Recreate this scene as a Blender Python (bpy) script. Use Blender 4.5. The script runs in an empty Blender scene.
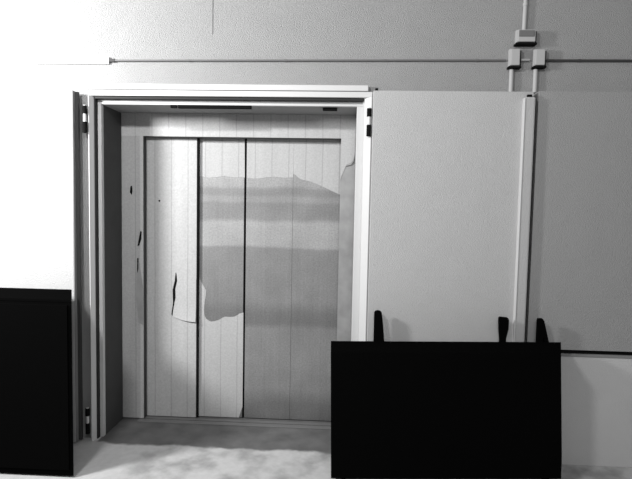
import bpy, bmesh, math, random
from mathutils import Vector, Matrix

scene = bpy.context.scene
C = scene.collection
R = math.radians

# ---------------------------------------------------------------- camera
cam_data = bpy.data.cameras.new('camera')
cam = bpy.data.objects.new('camera', cam_data)
C.objects.link(cam)
scene.camera = cam
cam_data.sensor_fit = 'HORIZONTAL'
cam_data.sensor_width = 36.0
cam_data.lens = 36.0 * 500.0 / 632.0
cam_data.clip_start = 0.02
YAW, PITCH, ROLL = R(2.8), R(-3.6), R(1.1)
Fv = Vector((-math.sin(YAW)*math.cos(PITCH), math.cos(YAW)*math.cos(PITCH), math.sin(PITCH)))
R0 = Vector((math.cos(YAW), math.sin(YAW), 0)); U0 = R0.cross(Fv)
Rv = R0*math.cos(ROLL) + U0*math.sin(ROLL)
Uv = -R0*math.sin(ROLL) + U0*math.cos(ROLL)
m = Matrix((Rv, Uv, -Fv)).transposed().to_4x4()
m.translation = Vector((0, -3.25, 1.6))
cam.matrix_world = m

# ---------------------------------------------------------------- world, lamps, exposure
world = bpy.data.worlds.new('world'); scene.world = world
world.use_nodes = True
bg = world.node_tree.nodes['Background']
bg.inputs[0].default_value = (1, 1, 1, 1)
bg.inputs[1].default_value = 0.32

def area(name, loc, target, power, sx, sy):
    d = bpy.data.lights.new(name, 'AREA'); d.shape = 'RECTANGLE'
    d.size, d.size_y, d.energy = sx, sy, power
    o = bpy.data.objects.new(name, d); C.objects.link(o)
    o.location = loc
    o.rotation_euler = (Vector(target) - Vector(loc)).to_track_quat('-Z', 'Y').to_euler()
    return o
area('door_lamp', (-1.5, -2.9, 3.24), (-1.0, 0, 1.2), 70, 0.4, 0.2)
area('left_wall_fill', (-2.85, -1.45, 2.55), (-2.2, 0, 2.2), 150, 0.4, 0.4)  # added light, brightens the left end of the wall
area('room_fill', (.5, -4.3, 3.74), (-.4, 0, .3), 42, 0.6, 0.25)  # added fill, lifts the floor and the right side

vs = scene.view_settings
scene.display_settings.display_device = 'sRGB'
vs.view_transform = 'Standard'; vs.look = 'None'; vs.gamma = 1.0
vs.use_curve_mapping = False
vs.exposure = -0.12

# ---------------------------------------------------------------- materials
def mat(name, v, rough=0.7, metal=0.0, noise=0.0, scale=8.0, bump=0.0, bscale=250.0, spec=0.3):
    """grey paint with faint mottling and a fine surface grain"""
    mt = bpy.data.materials.new(name); mt.use_nodes = True
    nt = mt.node_tree; b = nt.nodes['Principled BSDF']
    b.inputs['Base Color'].default_value = (v, v, v, 1)
    b.inputs['Roughness'].default_value = rough
    b.inputs['Metallic'].default_value = metal
    b.inputs['Specular IOR Level'].default_value = spec
    tc = nt.nodes.new('ShaderNodeTexCoord')
    if noise:
        n = nt.nodes.new('ShaderNodeTexNoise'); n.inputs['Scale'].default_value = scale
        n.inputs['Detail'].default_value = 6
        nt.links.new(tc.outputs['Object'], n.inputs['Vector'])
        r = nt.nodes.new('ShaderNodeMapRange')
        r.inputs[1].default_value = 0.25; r.inputs[2].default_value = 0.75
        r.inputs[3].default_value = max(0, v*(1-noise)); r.inputs[4].default_value = min(1, v*(1+noise))
        nt.links.new(n.outputs['Fac'], r.inputs[0]); nt.links.new(r.outputs[0], b.inputs['Base Color'])
    if bump:
        n2 = nt.nodes.new('ShaderNodeTexNoise'); n2.inputs['Scale'].default_value = bscale
        n2.inputs['Detail'].default_value = 2
        nt.links.new(tc.outputs['Object'], n2.inputs['Vector'])
        bp = nt.nodes.new('ShaderNodeBump'); bp.inputs['Strength'].default_value = bump
        bp.inputs['Distance'].default_value = 0.012
        nt.links.new(n2.outputs['Fac'], bp.inputs['Height']); nt.links.new(bp.outputs[0], b.inputs['Normal'])
    return mt

def M(nt, op, a, b=None, c=None):
    n = nt.nodes.new('ShaderNodeMath'); n.operation = op
    for i, v in enumerate((a, b, c)):
        if v is None: continue
        if isinstance(v, (int, float)): n.inputs[i].default_value = v
        else: nt.links.new(v, n.inputs[i])
    return n.outputs[0]

def speckle(nt, tc, amp):
    n = nt.nodes.new('ShaderNodeTexNoise'); n.inputs['Scale'].default_value = 90; n.inputs['Detail'].default_value = 2
    nt.links.new(tc.outputs['Object'], n.inputs['Vector'])
    return M(nt, 'MULTIPLY_ADD', n.outputs['Fac'], 2*amp, 1-amp)

def film_mat(name, v):
    """pale protective film with a crease every 12 cm"""
    mt = mat(name, v, 0.55)
    nt = mt.node_tree; b = nt.nodes['Principled BSDF']
    tc = nt.nodes.new('ShaderNodeTexCoord'); sp = nt.nodes.new('ShaderNodeSeparateXYZ')
    nt.links.new(tc.outputs['Object'], sp.inputs[0])
    nz = nt.nodes.new('ShaderNodeTexNoise'); nz.inputs['Scale'].default_value = 3.0
    nt.links.new(tc.outputs['Object'], nz.inputs['Vector'])
    wob = M(nt, 'MULTIPLY', M(nt, 'SUBTRACT', nz.outputs['Fac'], 0.5), 0.010)
    ph = M(nt, 'FRACT', M(nt, 'DIVIDE', M(nt, 'ADD', M(nt, 'ADD', sp.outputs['X'], 5.0), wob), 0.123))
    d = M(nt, 'ABSOLUTE', M(nt, 'SUBTRACT', ph, 0.5))
    line = nt.nodes.new('ShaderNodeMapRange'); line.interpolation_type = 'SMOOTHSTEP'
    line.inputs[1].default_value = 0.0; line.inputs[2].default_value = 0.05
    line.inputs[3].default_value = 0.76; line.inputs[4].default_value = 1.0
    nt.links.new(d, line.inputs[0])
    # faint vertical smudges
    mp = nt.nodes.new('ShaderNodeMapping'); mp.inputs['Scale'].default_value = (14, 14, 0.8)
    nt.links.new(tc.outputs['Object'], mp.inputs[0])
    n2 = nt.nodes.new('ShaderNodeTexNoise'); n2.inputs['Scale'].default_value = 1.0; n2.inputs['Detail'].default_value = 5
    nt.links.new(mp.outputs[0], n2.inputs['Vector'])
    sm = M(nt, 'MULTIPLY_ADD', n2.outputs['Fac'], 0.24, 0.88)
    val = M(nt, 'MULTIPLY', M(nt, 'MULTIPLY', M(nt, 'MULTIPLY', line.outputs[0], sm), speckle(nt, tc, .2)), v)
    nt.links.new(val, b.inputs['Base Color'])
    return mt

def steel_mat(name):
    """bare brushed steel with reflections painted in as grey bands by height"""
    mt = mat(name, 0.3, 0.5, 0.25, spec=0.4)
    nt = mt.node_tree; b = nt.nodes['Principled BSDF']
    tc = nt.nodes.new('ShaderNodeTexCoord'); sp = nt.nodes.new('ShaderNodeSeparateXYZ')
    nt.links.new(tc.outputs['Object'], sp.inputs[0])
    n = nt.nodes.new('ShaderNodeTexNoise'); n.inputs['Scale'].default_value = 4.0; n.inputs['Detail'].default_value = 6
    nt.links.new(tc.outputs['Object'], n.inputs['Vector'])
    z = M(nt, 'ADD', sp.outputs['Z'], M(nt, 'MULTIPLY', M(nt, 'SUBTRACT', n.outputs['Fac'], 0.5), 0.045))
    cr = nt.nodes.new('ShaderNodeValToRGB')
    stops = REFLECT_BANDS
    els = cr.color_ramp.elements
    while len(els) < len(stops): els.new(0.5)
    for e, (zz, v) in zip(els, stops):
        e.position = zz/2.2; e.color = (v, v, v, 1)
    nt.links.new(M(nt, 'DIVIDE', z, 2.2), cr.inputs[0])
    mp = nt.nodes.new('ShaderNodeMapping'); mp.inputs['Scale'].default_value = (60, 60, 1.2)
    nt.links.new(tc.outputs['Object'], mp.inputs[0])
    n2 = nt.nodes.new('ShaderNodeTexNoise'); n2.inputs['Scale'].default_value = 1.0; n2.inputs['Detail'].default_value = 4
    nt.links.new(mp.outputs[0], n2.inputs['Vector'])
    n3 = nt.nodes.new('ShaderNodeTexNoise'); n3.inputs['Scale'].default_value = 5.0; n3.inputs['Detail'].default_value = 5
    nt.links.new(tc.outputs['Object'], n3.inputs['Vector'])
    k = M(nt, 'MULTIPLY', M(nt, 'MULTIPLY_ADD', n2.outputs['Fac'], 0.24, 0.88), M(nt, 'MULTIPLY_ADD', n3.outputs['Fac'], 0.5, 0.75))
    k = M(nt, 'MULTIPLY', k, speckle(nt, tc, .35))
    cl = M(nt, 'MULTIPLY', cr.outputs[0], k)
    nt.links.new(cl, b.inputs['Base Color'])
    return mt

# (height in m, grey of the steel with the reflection painted there)
REFLECT_BANDS = [(0.0, 0.156), (0.13, 0.172), (0.24, 0.246), (0.70, 0.238), (0.74, 0.172), (0.82, 0.172), (0.90, 0.229), (1.295, 0.221), (1.312, 0.319),
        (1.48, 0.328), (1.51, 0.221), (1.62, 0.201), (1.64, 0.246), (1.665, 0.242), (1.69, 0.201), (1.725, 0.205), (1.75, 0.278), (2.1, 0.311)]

def floor_mat(name, v, v2):
    """pale screed with worn blotches; the lift landing is bare dark concrete with a ragged edge"""
    mt = mat(name, v, 0.6, bump=0.3)
    nt = mt.node_tree; b = nt.nodes['Principled BSDF']
    tc = nt.nodes.new('ShaderNodeTexCoord'); sp = nt.nodes.new('ShaderNodeSeparateXYZ')
    nt.links.new(tc.outputs['Object'], sp.inputs[0])
    def noise(sc, det=6):
        n = nt.nodes.new('ShaderNodeTexNoise'); n.inputs['Scale'].default_value = sc; n.inputs['Detail'].default_value = det
        nt.links.new(tc.outputs['Object'], n.inputs['Vector']); return n.outputs['Fac']
    def ramp(x, a, c, lo, hi):
        n = nt.nodes.new('ShaderNodeMapRange'); n.interpolation_type = 'SMOOTHSTEP'
        for i, q in enumerate((a, c, lo, hi)): n.inputs[i+1].default_value = q
        nt.links.new(x, n.inputs[0]); return n.outputs[0]
    wob = M(nt, 'MULTIPLY', M(nt, 'SUBTRACT', noise(5), 0.5), 0.14)
    yy = M(nt, 'ADD', sp.outputs['Y'], wob)
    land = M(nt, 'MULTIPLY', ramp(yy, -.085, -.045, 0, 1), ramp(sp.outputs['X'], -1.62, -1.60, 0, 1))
    blot = M(nt, 'MULTIPLY', ramp(noise(4), .40, .66, 0, .45), ramp(sp.outputs['X'], -1.5, -1.1, 0, 1))
    pale = M(nt, 'MULTIPLY', M(nt, 'SUBTRACT', 1.0, blot), M(nt, 'MULTIPLY_ADD', noise(25), .3, .85))
    a = M(nt, 'MULTIPLY', pale, v)
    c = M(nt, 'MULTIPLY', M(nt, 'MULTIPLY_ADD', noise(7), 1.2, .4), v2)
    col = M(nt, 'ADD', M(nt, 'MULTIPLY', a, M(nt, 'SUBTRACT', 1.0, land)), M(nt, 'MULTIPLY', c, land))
    nt.links.new(col, b.inputs['Base Color'])
    return mt

MT = dict(
    wall=mat('wall_plaster', .345, .8, noise=.03, scale=5, bump=.9, bscale=180),
    white=mat('white_paint', .58, .5, bump=.15),
    leaf=mat('leaf_paint', .47, .55, noise=.02, bump=.5, bscale=220),
    panel=mat('panel_paint', .33, .55, noise=.02, bump=.6, bscale=220),
    greyedge=mat('shaded_edge_grey', .22, .6),
    reveal=mat('shaded_reveal_plaster', .06, .8, noise=.15, scale=6, bump=.4),  # darkened so the left reveal looks shaded
    film=film_mat('peeling_film', .41),
    shadefilm=film_mat('shaded_jamb_film', .34),  # film darkened for the shade on the left jamb
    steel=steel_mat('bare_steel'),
    jamb=mat('jamb_steel', .30, .5, .2, noise=.2, scale=9),
    dark=mat('dark_iron_and_shade', .006, .9, spec=.08),
    black=mat('blackout_black', .0025, .9, spec=0.0),
    rebateshade=mat('rebate_shade_black', .02, .7),
    plastic=mat('pale_plastic', .42, .5),
    greyplastic=mat('grey_plastic', .15, .6),
    conduit=mat('pale_conduit', .44, .5),
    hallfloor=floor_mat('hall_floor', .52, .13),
    soffit=mat('soffit_paint', .30, .8),
    shaft=mat('shaft_dark', .03, .9),
    shade_grey=mat('dark_shade_grey', .05, .7),  # painted shade in gaps and inner edges; also the end cap's grey
    lowpanel=mat('low_panel_paint', .54, .55, noise=.02, bump=.3, bscale=220),
    greyconduit=mat('shadow_grey_conduit', .15, .6),  # level pipe darkened to carry its shadow line
    darkconduit=mat('shadow_dark_conduit', .05, .6),  # darker still, for the shadow line of the right pipe
    sill=mat('sill_metal', .22, .5, .4),
)

# ---------------------------------------------------------------- mesh helpers
def box(bm, x0, x1, y0, y1, z0, z1, bev=0.0):
    r = bmesh.ops.create_cube(bm, size=1.0)
    vs_ = r['verts']
    for v in vs_:
        v.co = Vector(((x0+x1)/2 + v.co.x*(x1-x0), (y0+y1)/2 + v.co.y*(y1-y0), (z0+z1)/2 + v.co.z*(z1-z0)))
    if bev:
        es = list({e for v in vs_ for e in v.link_edges})
        bmesh.ops.bevel(bm, geom=es, offset=bev, segments=2, affect='EDGES', profile=.6)

def tube(bm, p0, p1, r, seg=16, r2=None):
    p0, p1 = Vector(p0), Vector(p1); d = p1 - p0
    mx = Matrix.Translation((p0+p1)/2) @ d.to_track_quat('Z', 'Y').to_matrix().to_4x4()
    bmesh.ops.create_cone(bm, cap_ends=True, segments=seg, radius1=r, radius2=r if r2 is None else r2, depth=d.length, matrix=mx)

def slab(bm, pts, y0, y1, bev=0.0):
    """outline in x,z swept from y0 (front) to y1 (back)"""
    vs0 = [bm.verts.new((x, y0, z)) for x, z in pts]
    f = bm.faces.new(vs0)
    r = bmesh.ops.extrude_face_region(bm, geom=[f])
    nv = [g for g in r['geom'] if isinstance(g, bmesh.types.BMVert)]
    for v in nv: v.co.y = y1
    bmesh.ops.recalc_face_normals(bm, faces=bm.faces)
    if bev:
        bmesh.ops.bevel(bm, geom=list(bm.edges), offset=bev, segments=2, affect='EDGES')

def build(name, fill, material, parent=None, loc=None, smooth=False):
    bm = bmesh.new(); fill(bm)
    me = bpy.data.meshes.new(name)
    bmesh.ops.recalc_face_normals(bm, faces=bm.faces)
    bm.to_mesh(me); bm.free()
    for mm in (material if isinstance(material, (list, tuple)) else [material]): me.materials.append(mm)
    if smooth:
        for p in me.polygons: p.use_smooth = True
    o = bpy.data.objects.new(name, me); C.objects.link(o)
    if parent is not None:
        o.parent = parent
        o.location = -Vector(parent.location) if loc is None else loc
        if parent.parent is not None and loc is None:
            o.location = (0, 0, 0)
    return o

def B(*a, bev=0.0):
    return lambda bm: box(bm, *a, bev=bev)
def multi(*fs):
    def g(bm):
        for f in fs: f(bm)
    return g

def empty(name, loc):
    o = bpy.data.objects.new(name, None); C.objects.link(o)
    o.location = loc; o.empty_display_size = .1
    return o
def tag(o, label, cat, group=None):
    o['label'] = label; o['category'] = cat
    if group: o['group'] = group
    return o
def structure(o):
    o['kind'] = 'structure'; return o

# ---------------------------------------------------------------- setting
YR = .323                                  # depth of the reveal
X0, X1, ZT = -1.597, 0.09, 2.262          # lift recess in the wall
XL, XR, H = -4.2, 4.2, 3.5
def wall_fill(bm):
    box(bm, XL, -1.642, 0, .60, 0, H)
    box(bm, .144, XR, 0, .60, 0, H)
    box(bm, -1.642, .144, 0, .60, 2.312, H)
structure(build('wall_back', wall_fill, MT['wall']))
structure(build('wall_shaft', B(-1.642, .144, .60, .66, -.02, 2.312), MT['shaft']))

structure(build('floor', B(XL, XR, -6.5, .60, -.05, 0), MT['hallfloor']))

# left reveal of the recess, its shade painted into the colour
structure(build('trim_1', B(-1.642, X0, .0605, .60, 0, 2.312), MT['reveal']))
structure(build('trim_3', B(X0, X1, .0605, .60, ZT-.004, 2.312), MT['soffit']))
structure(build('trim_4', B(X1, .144, .0605, .60, 0, 2.312), MT['wall']))
# raised white plaster band over the door frame
structure(build('trim_2', B(-1.665, .155, -.034, 0, 2.342, 2.378, bev=.004), MT['white']))

# fire door frame: casing, rebate and stop
df = structure(empty('door_1', (-.75, 0, 0)))
for nm, s in (('jamb', -1), ('jamb', 1)):
    def casing(x_out, x_in, z1):
        def g(bm):
            pl = [(x_out, 0), (x_out, -.040), (x_out+(.006 if s < 0 else -.006), -.044), (x_in, -.012), (x_in, 0)]
            if s > 0: pl = pl[::-1]
            lo = [bm.verts.new((x, y, 0)) for x, y in pl]; hi = [bm.verts.new((x, y, z1)) for x, y in pl]
            bm.faces.new(lo); bm.faces.new(hi[::-1])
            for q in range(5):
                w = (q+1) % 5; bm.faces.new((lo[q], hi[q], hi[w], lo[w]))
        return g
    if s < 0:
        f = multi(casing(-1.652, -1.630, 2.302), B(-1.632, -1.599, .028, .06, 0, 2.258, bev=.002), B(-1.640, -1.632, .0, .06, 0, 2.30))
        sf = B(-1.6315, -1.622, -.004, .0275, 0, 2.286)
    else:
        f = multi(casing(.182, .134, 2.302), B(.088, .136, .028, .06, 0, 2.258, bev=.003), B(.136, .144, .0, .06, 0, 2.30))
        sf = B(.126, .1355, .012, .0275, 0, 2.286)
    build(nm, f, MT['white'], df)
    build('rebate_shade_or_light', sf, MT['rebateshade'] if s < 0 else MT['white'], df)  # black for the shaded left rebate, white for the lit right one
build('head', multi(B(-1.652, .182, -.032, .0, 2.302, 2.338, bev=.003), B(-1.632, .136, .028, .06, 2.258, 2.302, bev=.003), B(-1.632, .136, 0, .06, 2.302, 2.31)), MT['white'], df)
build('rebate_shade_or_light', B(-1.622, .126, -.015, .0275, 2.286, 2.3015), MT['rebateshade'], df)
build('selector_bar', multi(B(-1.135, -1.095, .03, .055, 2.240, 2.258, bev=.002), B(-1.085, -.600, .028, .055, 2.238, 2.258, bev=.003)), MT['dark'], df)
build('strike_plate', B(-.135, -.040, .065, .10, 2.240, 2.256, bev=.002), MT['dark'], df)

# ---------------------------------------------------------------- lift surround
O0, O1, OT = -1.436, -.010, 2.094         # lift opening
YF = .325                                  # face of the lift surround
lf = empty('lift_frame', (-.74, .35, 0))
tag(lf, 'lift door surround inside the recess, pale film torn off its right jamb', 'lift frame')
build('jamb', B(X0+.001, O0-.024, YF, .37, .011, OT), MT['shadefilm'], lf)
build('lit_film_edge', B(O0-.0235, O0, YF-.002, .37, .011, OT), MT['film'], lf)  # paler strip where the painted jamb shade ends
rj = build('jamb', B(O1, X1-.001, YF, .37, .012, OT), MT['jamb'], lf)
rj['label'] = 'jamb bared to dark steel'
build('header', B(X0+.001, X1-.001, YF, .37, OT, ZT-.005), MT['film'], lf)
torn = [(X1-.002, OT-.001), (X1-.002, 1.978), (0.077, 1.939), (0.063, 1.922), (0.029, 1.907), (0.014, 1.867), (-0.004, 1.826), (O1, 1.796), (O1, OT-.001)]
build('film', lambda bm: slab(bm, torn, YF-.003, YF-.0005), MT['film'], lf)
curl = [(X1-.003, 1.990), (0.077, 1.942), (0.063, 1.925), (0.029, 1.910), (0.028, 1.900), (0.065, 1.910), (0.081, 1.934), (X1-.003, 1.968)]
build('torn_edge', lambda bm: slab(bm, curl, YF-.010, YF-.004), MT['jamb'], lf)
build('shade_grey', multi(B(O0, O0+.004, YF+.004, .37, .012, OT), B(O0, O1, YF+.006, .37, OT-.004, OT)), MT['shade_grey'], lf)  # dark strips painted as shade on the opening's inner edges
# scars in the film of the left jamb
def scar(pts, nm='scar'):
    build(nm, lambda bm: slab(bm, pts, YF-.0055, YF-.0005), MT['dark'], lf)
scar([(-1.528, 1.733), (-1.518, 1.736), (-1.515, 1.698), (-1.520, 1.671), (-1.532, 1.688)])
scar([(-1.457, 1.408), (-1.448, 1.404), (-1.450, 1.350), (-1.465, 1.305), (-1.478, 1.297), (-1.470, 1.340)])
scar([(-1.481, 1.207), (-1.473, 1.212), (-1.472, 1.129), (-1.481, 1.099)])
patch = [(-1.485, 1.109), (-1.470, 1.187), (-1.454, 1.109), (-1.438, 0.991), (-1.438, 0.716), (-1.473, 0.731), (-1.480, 0.814), (-1.489, 0.912)]
build('bare_patch', lambda bm: slab(bm, patch, YF-.0038, YF-.0005), MT['jamb'], lf)
build('sill', multi(B(O0-.03, O1+.03, .275, .318, 0, .010, bev=.002), B(O0-.03, O1+.03, .335, .37, 0, .006)), MT['sill'], lf)
build('sill_groove', B(O0-.03, O1+.03, .318, .335, 0, .003), MT['dark'], lf)

# ---------------------------------------------------------------- lift door panels
YO, YI = .385, .411                          # outer (front) pair, inner (rear) pair
ZB, ZP = .007, OT+.02
def panel(x0, x1, y, label):
    t = empty('lift_door_panel', ((x0+x1)/2, y+.01, 0))
    tag(t, label, 'lift door', 'sliding lift door panels')
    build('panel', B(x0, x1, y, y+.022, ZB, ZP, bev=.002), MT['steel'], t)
    return t
def film(t, pts, y, nm='film', material=None, lift=.0008, th=.0022):
    return build(nm, lambda bm: slab(bm, pts, y-th, y-lift+.0006), material or MT['film'], t)
p1 = panel(O0-.02, -1.059, YO, 'outermost left lift door panel, wholly covered in pale creased film')
p2 = panel(-1.095, -.714, YI, 'lift door panel left of the centre seam, film torn away across its middle')
p3 = panel(-.698, -.3535, YI, 'lift door panel right of the centre seam, bare steel below a strip of film')
p4 = panel(-.3525, .012, YI, 'outermost right lift door panel, bare steel with slanting film edge near its top')
build('gap_shade', B(-1.0585, -1.046, YO+.002, YO+.022, ZB, ZP), MT['dark'], p1)  # dark strip for the shaded step between panels
build('gap_shade', B(-.7135, -.6985, YI+.010, YI+.022, ZB, ZP), MT['dark'], p2)  # dark strip for the shade in the centre gap
# panel 1: whole film with a slit and a hanging flap
film(p1, [(O0-.018, ZB), (-1.060, ZB), (-1.060, ZP), (O0-.018, ZP)], YO)
film(p1, [(-1.210, 1.097), (-1.216, 1.103), (-1.223, 1.040), (-1.239, 0.971), (-1.236, 0.873), (-1.247, 0.790), (-1.239, 0.771),
          (-1.226, 0.785), (-1.225, 0.873), (-1.216, 0.912), (-1.218, 0.981), (-1.204, 1.040)], YO-.001, 'slit', MT['dark'])
def flap(bm):
    n = 12
    top = [(-1.204, 1.060), (-1.061, 1.060)]
    rows = []
    for i in range(n+1):
        a = i/n
        zb0 = 1.06; zl = .773; zr = .738
        out = .006 + .014*max(0, (a-.55)/.45)**2
        row = []
        for j in range(7):
            u = j/6
            x = (-1.204 - .034*a)*(1-u) + (-1.061)*u
            ze = zl*(1-u) + zr*u - .010*math.sin(u*math.pi)
            row.append(bm.verts.new((x, YO - out*(0.4+.6*u), zb0 + (ze-zb0)*a)))
        rows.append(row)
    back = [[bm.verts.new((v.co.x, v.co.y + .0010, v.co.z)) for v in row] for row in rows]
    for g in (rows, back):
        for a, b in zip(g, g[1:]):
            for j in range(6): bm.faces.new((a[j], a[j+1], b[j+1], b[j]))
    rim = [(i, 0) for i in range(n+1)] + [(n, j) for j in range(1, 7)] + [(i, 6) for i in range(n-1, -1, -1)] + [(0, j) for j in range(5, -1, -1)]
    for (a, b), (c, d) in zip(rim, rim[1:]):
        bm.faces.new((rows[a][b], rows[c][d], back[c][d], back[a][b]))
build('film_flap', flap, MT['film'], p1)
build('fixing_hole', lambda bm: tube(bm, (-1.338, YO-.0035, 1.631), (-1.338, YO, 1.631), .007), MT['dark'], p1)
# panel 2
film(p2, [(-1.093, ZP), (-1.093, 1.811), (-1.041, 1.818), (-0.975, 1.807), (-0.913, 1.814), (-0.863, 1.822), (-0.786, 1.812), (-0.711, 1.814), (-.715, ZP)], YI)
film(p2, [(-1.093, 1.109), (-1.051, 1.081), (-1.041, 1.055), (-1.024, 1.022), (-1.008, 0.996), (-0.993, 0.969), (-0.995, 0.932), (-1.001, 0.893), (-1.006, 0.854),
          (-1.008, 0.817), (-1.004, 0.780), (-0.992, 0.756), (-0.974, 0.743), (-0.954, 0.735), (-0.923, 0.740), (-0.893, 0.751), (-0.870, 0.767), (-0.848, 0.776),
          (-0.815, 0.774), (-0.779, 0.778), (-0.756, 0.791), (-0.742, 0.802), (-0.711, 0.811), (-0.711, 0.087), (-0.722, 0.058), (-.737, ZB), (-1.093, ZB)], YI)
# panel 3 and 4
film(p3, [(-.697, ZP), (-0.697, 1.811), (-0.648, 1.806), (-0.602, 1.808), (-0.540, 1.818), (-0.491, 1.822), (-0.422, 1.816), (-.3535, 1.820), (-.3535, ZP)], YI)
film(p4, [(-.3525, ZP), (-.3525, 1.846), (-.336, 1.838), (-.320, 1.822), (-.300, 1.808), (-.280, 1.802), (-.226, 1.792), (-.178, 1.774), (-.128, 1.754),
          (-.079, 1.730), (-.032, 1.710), (.010, 1.692), (.010, ZP)], YI)

# ---------------------------------------------------------------- fire door leaves folded back on the wall
def hinge(t, x, z):
    h = build('hinge', multi(lambda bm: tube(bm, (x, -.052, z-.085), (x, -.052, z+.085), .009)), MT['white'], t)
    for a, b in ((-.092, -.022), (.030, .080)):
        k = build('knuckle', lambda bm: tube(bm, (x, -.052, z+a), (x, -.052, z+b), .0145), MT['dark'], h)
        k.location = (0, 0, 0)
ll = empty('fire_door_leaf', (-2.15, -.06, 0))
tag(ll, 'sunlit white door leaf folded back on the wall left of the lift, grey edge showing', 'door')
ll['label'] = 'white door leaf folded back against the wall left of the lift, its grey edge showing'
build('leaf', multi(B(-2.60, -1.731, -.092, -.036, .014, 2.322, bev=.003)), MT['leaf'], ll)
build('shaded_edge', B(-1.7308, -1.727, -.090, -.062, .014, 2.320), MT['greyedge'], ll)  # grey stands for the shade on the leaf's edge
build('gap_shade', B(-1.7308, -1.709, -.060, -.040, .014, 2.318), MT['shade_grey'], ll)  # dark strip for the shaded gap beside the leaf
hinge(ll, -1.669, 2.150); hinge(ll, -1.669, .15)
rl = empty('fire_door_leaf', (.68, -.06, 0))
tag(rl, 'pale grey door leaf folded back against the wall right of the lift', 'door')
build('leaf', B(.1845, 1.158, -.092, -.036, .014, 2.333, bev=.003), MT['leaf'], rl)
build('cover_strip', B(1.099, 1.160, -.122, -.090, .014, 2.296, bev=.010), MT['leaf'], rl)
build('lit_edge', B(1.091, 1.100, -.126, -.090, .014, 2.290, bev=.005), MT['white'], rl)  # white strip painted as the edge catching the light
build('flush_bolt', B(1.112, 1.140, -.116, -.098, 2.294, 2.311, bev=.003), MT['dark'], rl)
build('pivot_bracket', B(.196, .214, -.075, -.045, 2.333, 2.352, bev=.003), MT['dark'], rl)
hinge(rl, .163, 2.150); hinge(rl, .163, .17)

# wall cladding right of the leaf
wc = empty('wall_panel', (2.4, -.04, 0))
tag(wc, 'pale wall panelling at the far right with a black gap across it', 'wall panel')
build('upper_board', B(1.188, 3.6, -.088, 0, .742, 2.338, bev=.003), MT['panel'], wc)
build('gap_strip', B(1.188, 3.6, -.070, 0, .716, .742), MT['dark'], wc)
build('ledge', B(1.188, 3.6, -.090, 0, .700, .716, bev=.002), MT['greyedge'], wc)
build('lower_board', B(1.188, 3.6, -.086, 0, .0, .700, bev=.002), MT['lowpanel'], wc)

# ---------------------------------------------------------------- electrical fittings
def conduit(p0, p1, r, label, clips=(), m='conduit'):
    t = empty('electrical_conduit', p0)
    tag(t, label, 'conduit', 'surface conduits on the wall')
    build('pipe', lambda bm: tube(bm, p0, p1, r), MT[m], t)
    for c in clips:
        v = Vector(p0).lerp(Vector(p1), c); d = (Vector(p1)-Vector(p0)).normalized()*.009
        build('clip', lambda bm: tube(bm, v-d, v+d, r*1.2), MT[m], t)
    return t
YC = -.012
conduit((-1.50, YC, 2.529), (1.008, YC, 2.543), .006, 'long thin pale conduit running level above the lift doors', (.2, .45, .7, .93), m='greyconduit')
conduit((1.238, YC, 2.543), (3.4, YC, 2.547), .007, 'level conduit right of the small junction boxes', (.1, .5), m='darkconduit')
conduit((1.108, YC, 2.724), (1.114, YC, 3.3), .012, 'upright conduit rising from the wide grey junction box', (.27,))
conduit((1.043, YC, 2.485), (1.043, YC, 2.345), .013, 'short upright conduit below the left small junction box')
conduit((1.190, YC, 2.487), (1.190, YC, 2.345), .013, 'short upright conduit below the right small junction box')
conduit((1.090, YC, 2.545), (1.150, YC, 2.545), .008, 'shortest conduit bridging the two small junction boxes')
tr = empty('cable_trunking', (-2.0, 0, 2.535))
tag(tr, 'broad white cable trunking at the top left of the wall', 'trunking')
build('body', B(-3.2, -1.525, -.016, 0, 2.506, 2.552, bev=.003), MT['white'], tr)
build('end_cap', B(-1.525, -1.485, -.020, 0, 2.520, 2.540, bev=.003), MT['shade_grey'], tr)
cb = tag(build('cable', lambda bm: tube(bm, (-.849, -.001, 2.70), (-.849, -.001, 3.3), .0022, 8), MT['greyconduit']), 'thin upright crack line on the wall above the lift', 'cable')  # thin tube standing in for a crack in the plaster

def jbox(x0, x1, z0, z1, d, label, front):
    t = empty('junction_box', ((x0+x1)/2, 0, z0))
    tag(t, label, 'junction box', 'junction boxes on the wall')
    build('body', B(x0, x1, -d*.7, 0, z0, z1, bev=.006), MT['plastic'], t)
    build('lid', B(x0+.004, x1-.004, -d, -d*.7, z0+.004, z1-.004, bev=.006), front, t)
    build('under_shade', B(x0-.004, x1+.006, -d, 0, z0-.012, z0, bev=.002), MT['dark'], t)  # dark strip standing for the shadow under the box
    build('side_shade', B(x1, x1+.006, -d*.7, 0, z0, z1-.01, bev=.001), MT['dark'], t)  # dark sliver standing for the shadow beside the box
    return t
j = jbox(1.056, 1.172, 2.640, 2.722, .052, 'wide grey junction box above the two small ones', MT['plastic'])
build('lid_inset', B(1.066, 1.160, -.057, -.050, 2.674, 2.712, bev=.004), MT['greyplastic'], j)
jbox(1.020, 1.086, 2.500, 2.608, .045, 'small pale junction box, left of the pair on the level conduit', MT['plastic'])
jbox(1.170, 1.238, 2.502, 2.606, .045, 'small pale junction box, right of the pair on the level conduit', MT['plastic'])

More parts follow.
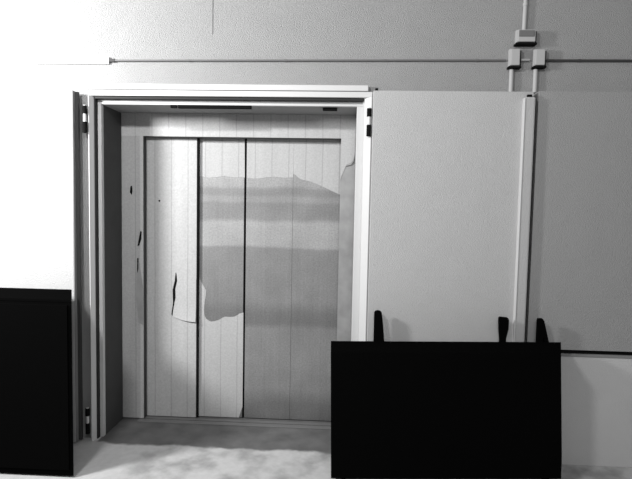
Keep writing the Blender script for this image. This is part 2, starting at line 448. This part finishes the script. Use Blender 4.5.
# ---------------------------------------------------------------- made-up black blocks filling blacked-out areas, standing on the hall floor
def hexa(bm, b, t):
    """b, t: four (x, y, z) corners each, same order"""
    vb = [bm.verts.new(p) for p in b]; vt = [bm.verts.new(p) for p in t]
    bm.faces.new(vb[::-1]); bm.faces.new(vt)
    for i in range(4):
        k = (i+1) % 4
        bm.faces.new((vb[i], vb[k], vt[k], vt[i]))
ct = empty('blackout_block_right', (.63, -.30, 0))
tag(ct, 'low wide made-up black block standing before the right door leaf, three posts behind its top', 'blackout_block')
build('blackout_body', lambda bm: hexa(bm, [(-.024, -.42, .026), (1.288, -.42, .085), (1.400, -.17, .085), (-.026, -.17, .026)],
                               [(-.041, -.42, .773), (1.249, -.42, .811), (1.359, -.17, .811), (-.045, -.17, .773)]), MT['black'], ct)
for x, y, zz in ((.05, -.37, .05), (1.22, -.37, .10), (.05, -.22, .05), (1.22, -.22, .10)):  # invented castors and forks under the black block
    w = build('blackout_castor', lambda bm: tube(bm, (x-.012, y, .022), (x+.012, y, .022), .022), MT['black'], ct)
    build('fork', B(x-.016, x+.016, y-.01, y+.01, .022, zz), MT['black'], w).location = (0, 0, 0)
posts = [
    [(.221, .70), (.221, .958), (.228, .967), (.243, .971), (.258, .968), (.267, .958), (.277, .88), (.286, .79), (.286, .70)],
    [(.995, .70), (.995, .81), (.988, .88), (.985, .945), (.990, .953), (1.036, .950), (1.043, .938), (1.042, .88), (1.030, .82), (1.030, .70)],
    [(1.218, .70), (1.218, .938), (1.222, .950), (1.245, .951), (1.254, .938), (1.272, .87), (1.290, .80), (1.290, .70), (1.262, .70),
     (1.264, .80), (1.259, .835), (1.254, .835), (1.251, .80), (1.251, .70)],
]
for p in posts:
    build('blackout_post', lambda bm: slab(bm, p, -.169, -.140), MT['black'], ct)

blk_left = empty('blackout_block_left', (-2.05, -.30, 0))
tag(blk_left, 'tall made-up black block in the lower left corner before the white wall', 'blackout_block_left')
def plan(z0, z1, g=0.0):
    pts = [(-2.60-g, -.497-g), (-1.524+g, -.497-g), (-1.711+g, -.16), (-2.60-g, -.16)]
    return lambda bm: hexa(bm, [(x, y, z0) for x, y in pts], [(x, y, z1) for x, y in pts])
build('body', plan(.012, 1.036), MT['black'], blk_left)
build('top', plan(1.036, 1.050, .002), MT['black'], blk_left)
for xa, xb, xh in ((-2.59, -2.068, -2.10), (-2.064, -1.545, -2.03)):  # invented door fronts on the black block
    d = build('door', B(xa, xb, -.510, -.498, .05, 1.02, bev=.002), MT['black'], blk_left)
    build('handle', lambda bm: tube(bm, (xh, -.516, .50), (xh, -.516, .62), .007), MT['black'], d).location = (0, 0, 0)
build('blackout_plinth', B(-2.53, -1.74, -.47, -.17, 0, .012), MT['black'], blk_left)
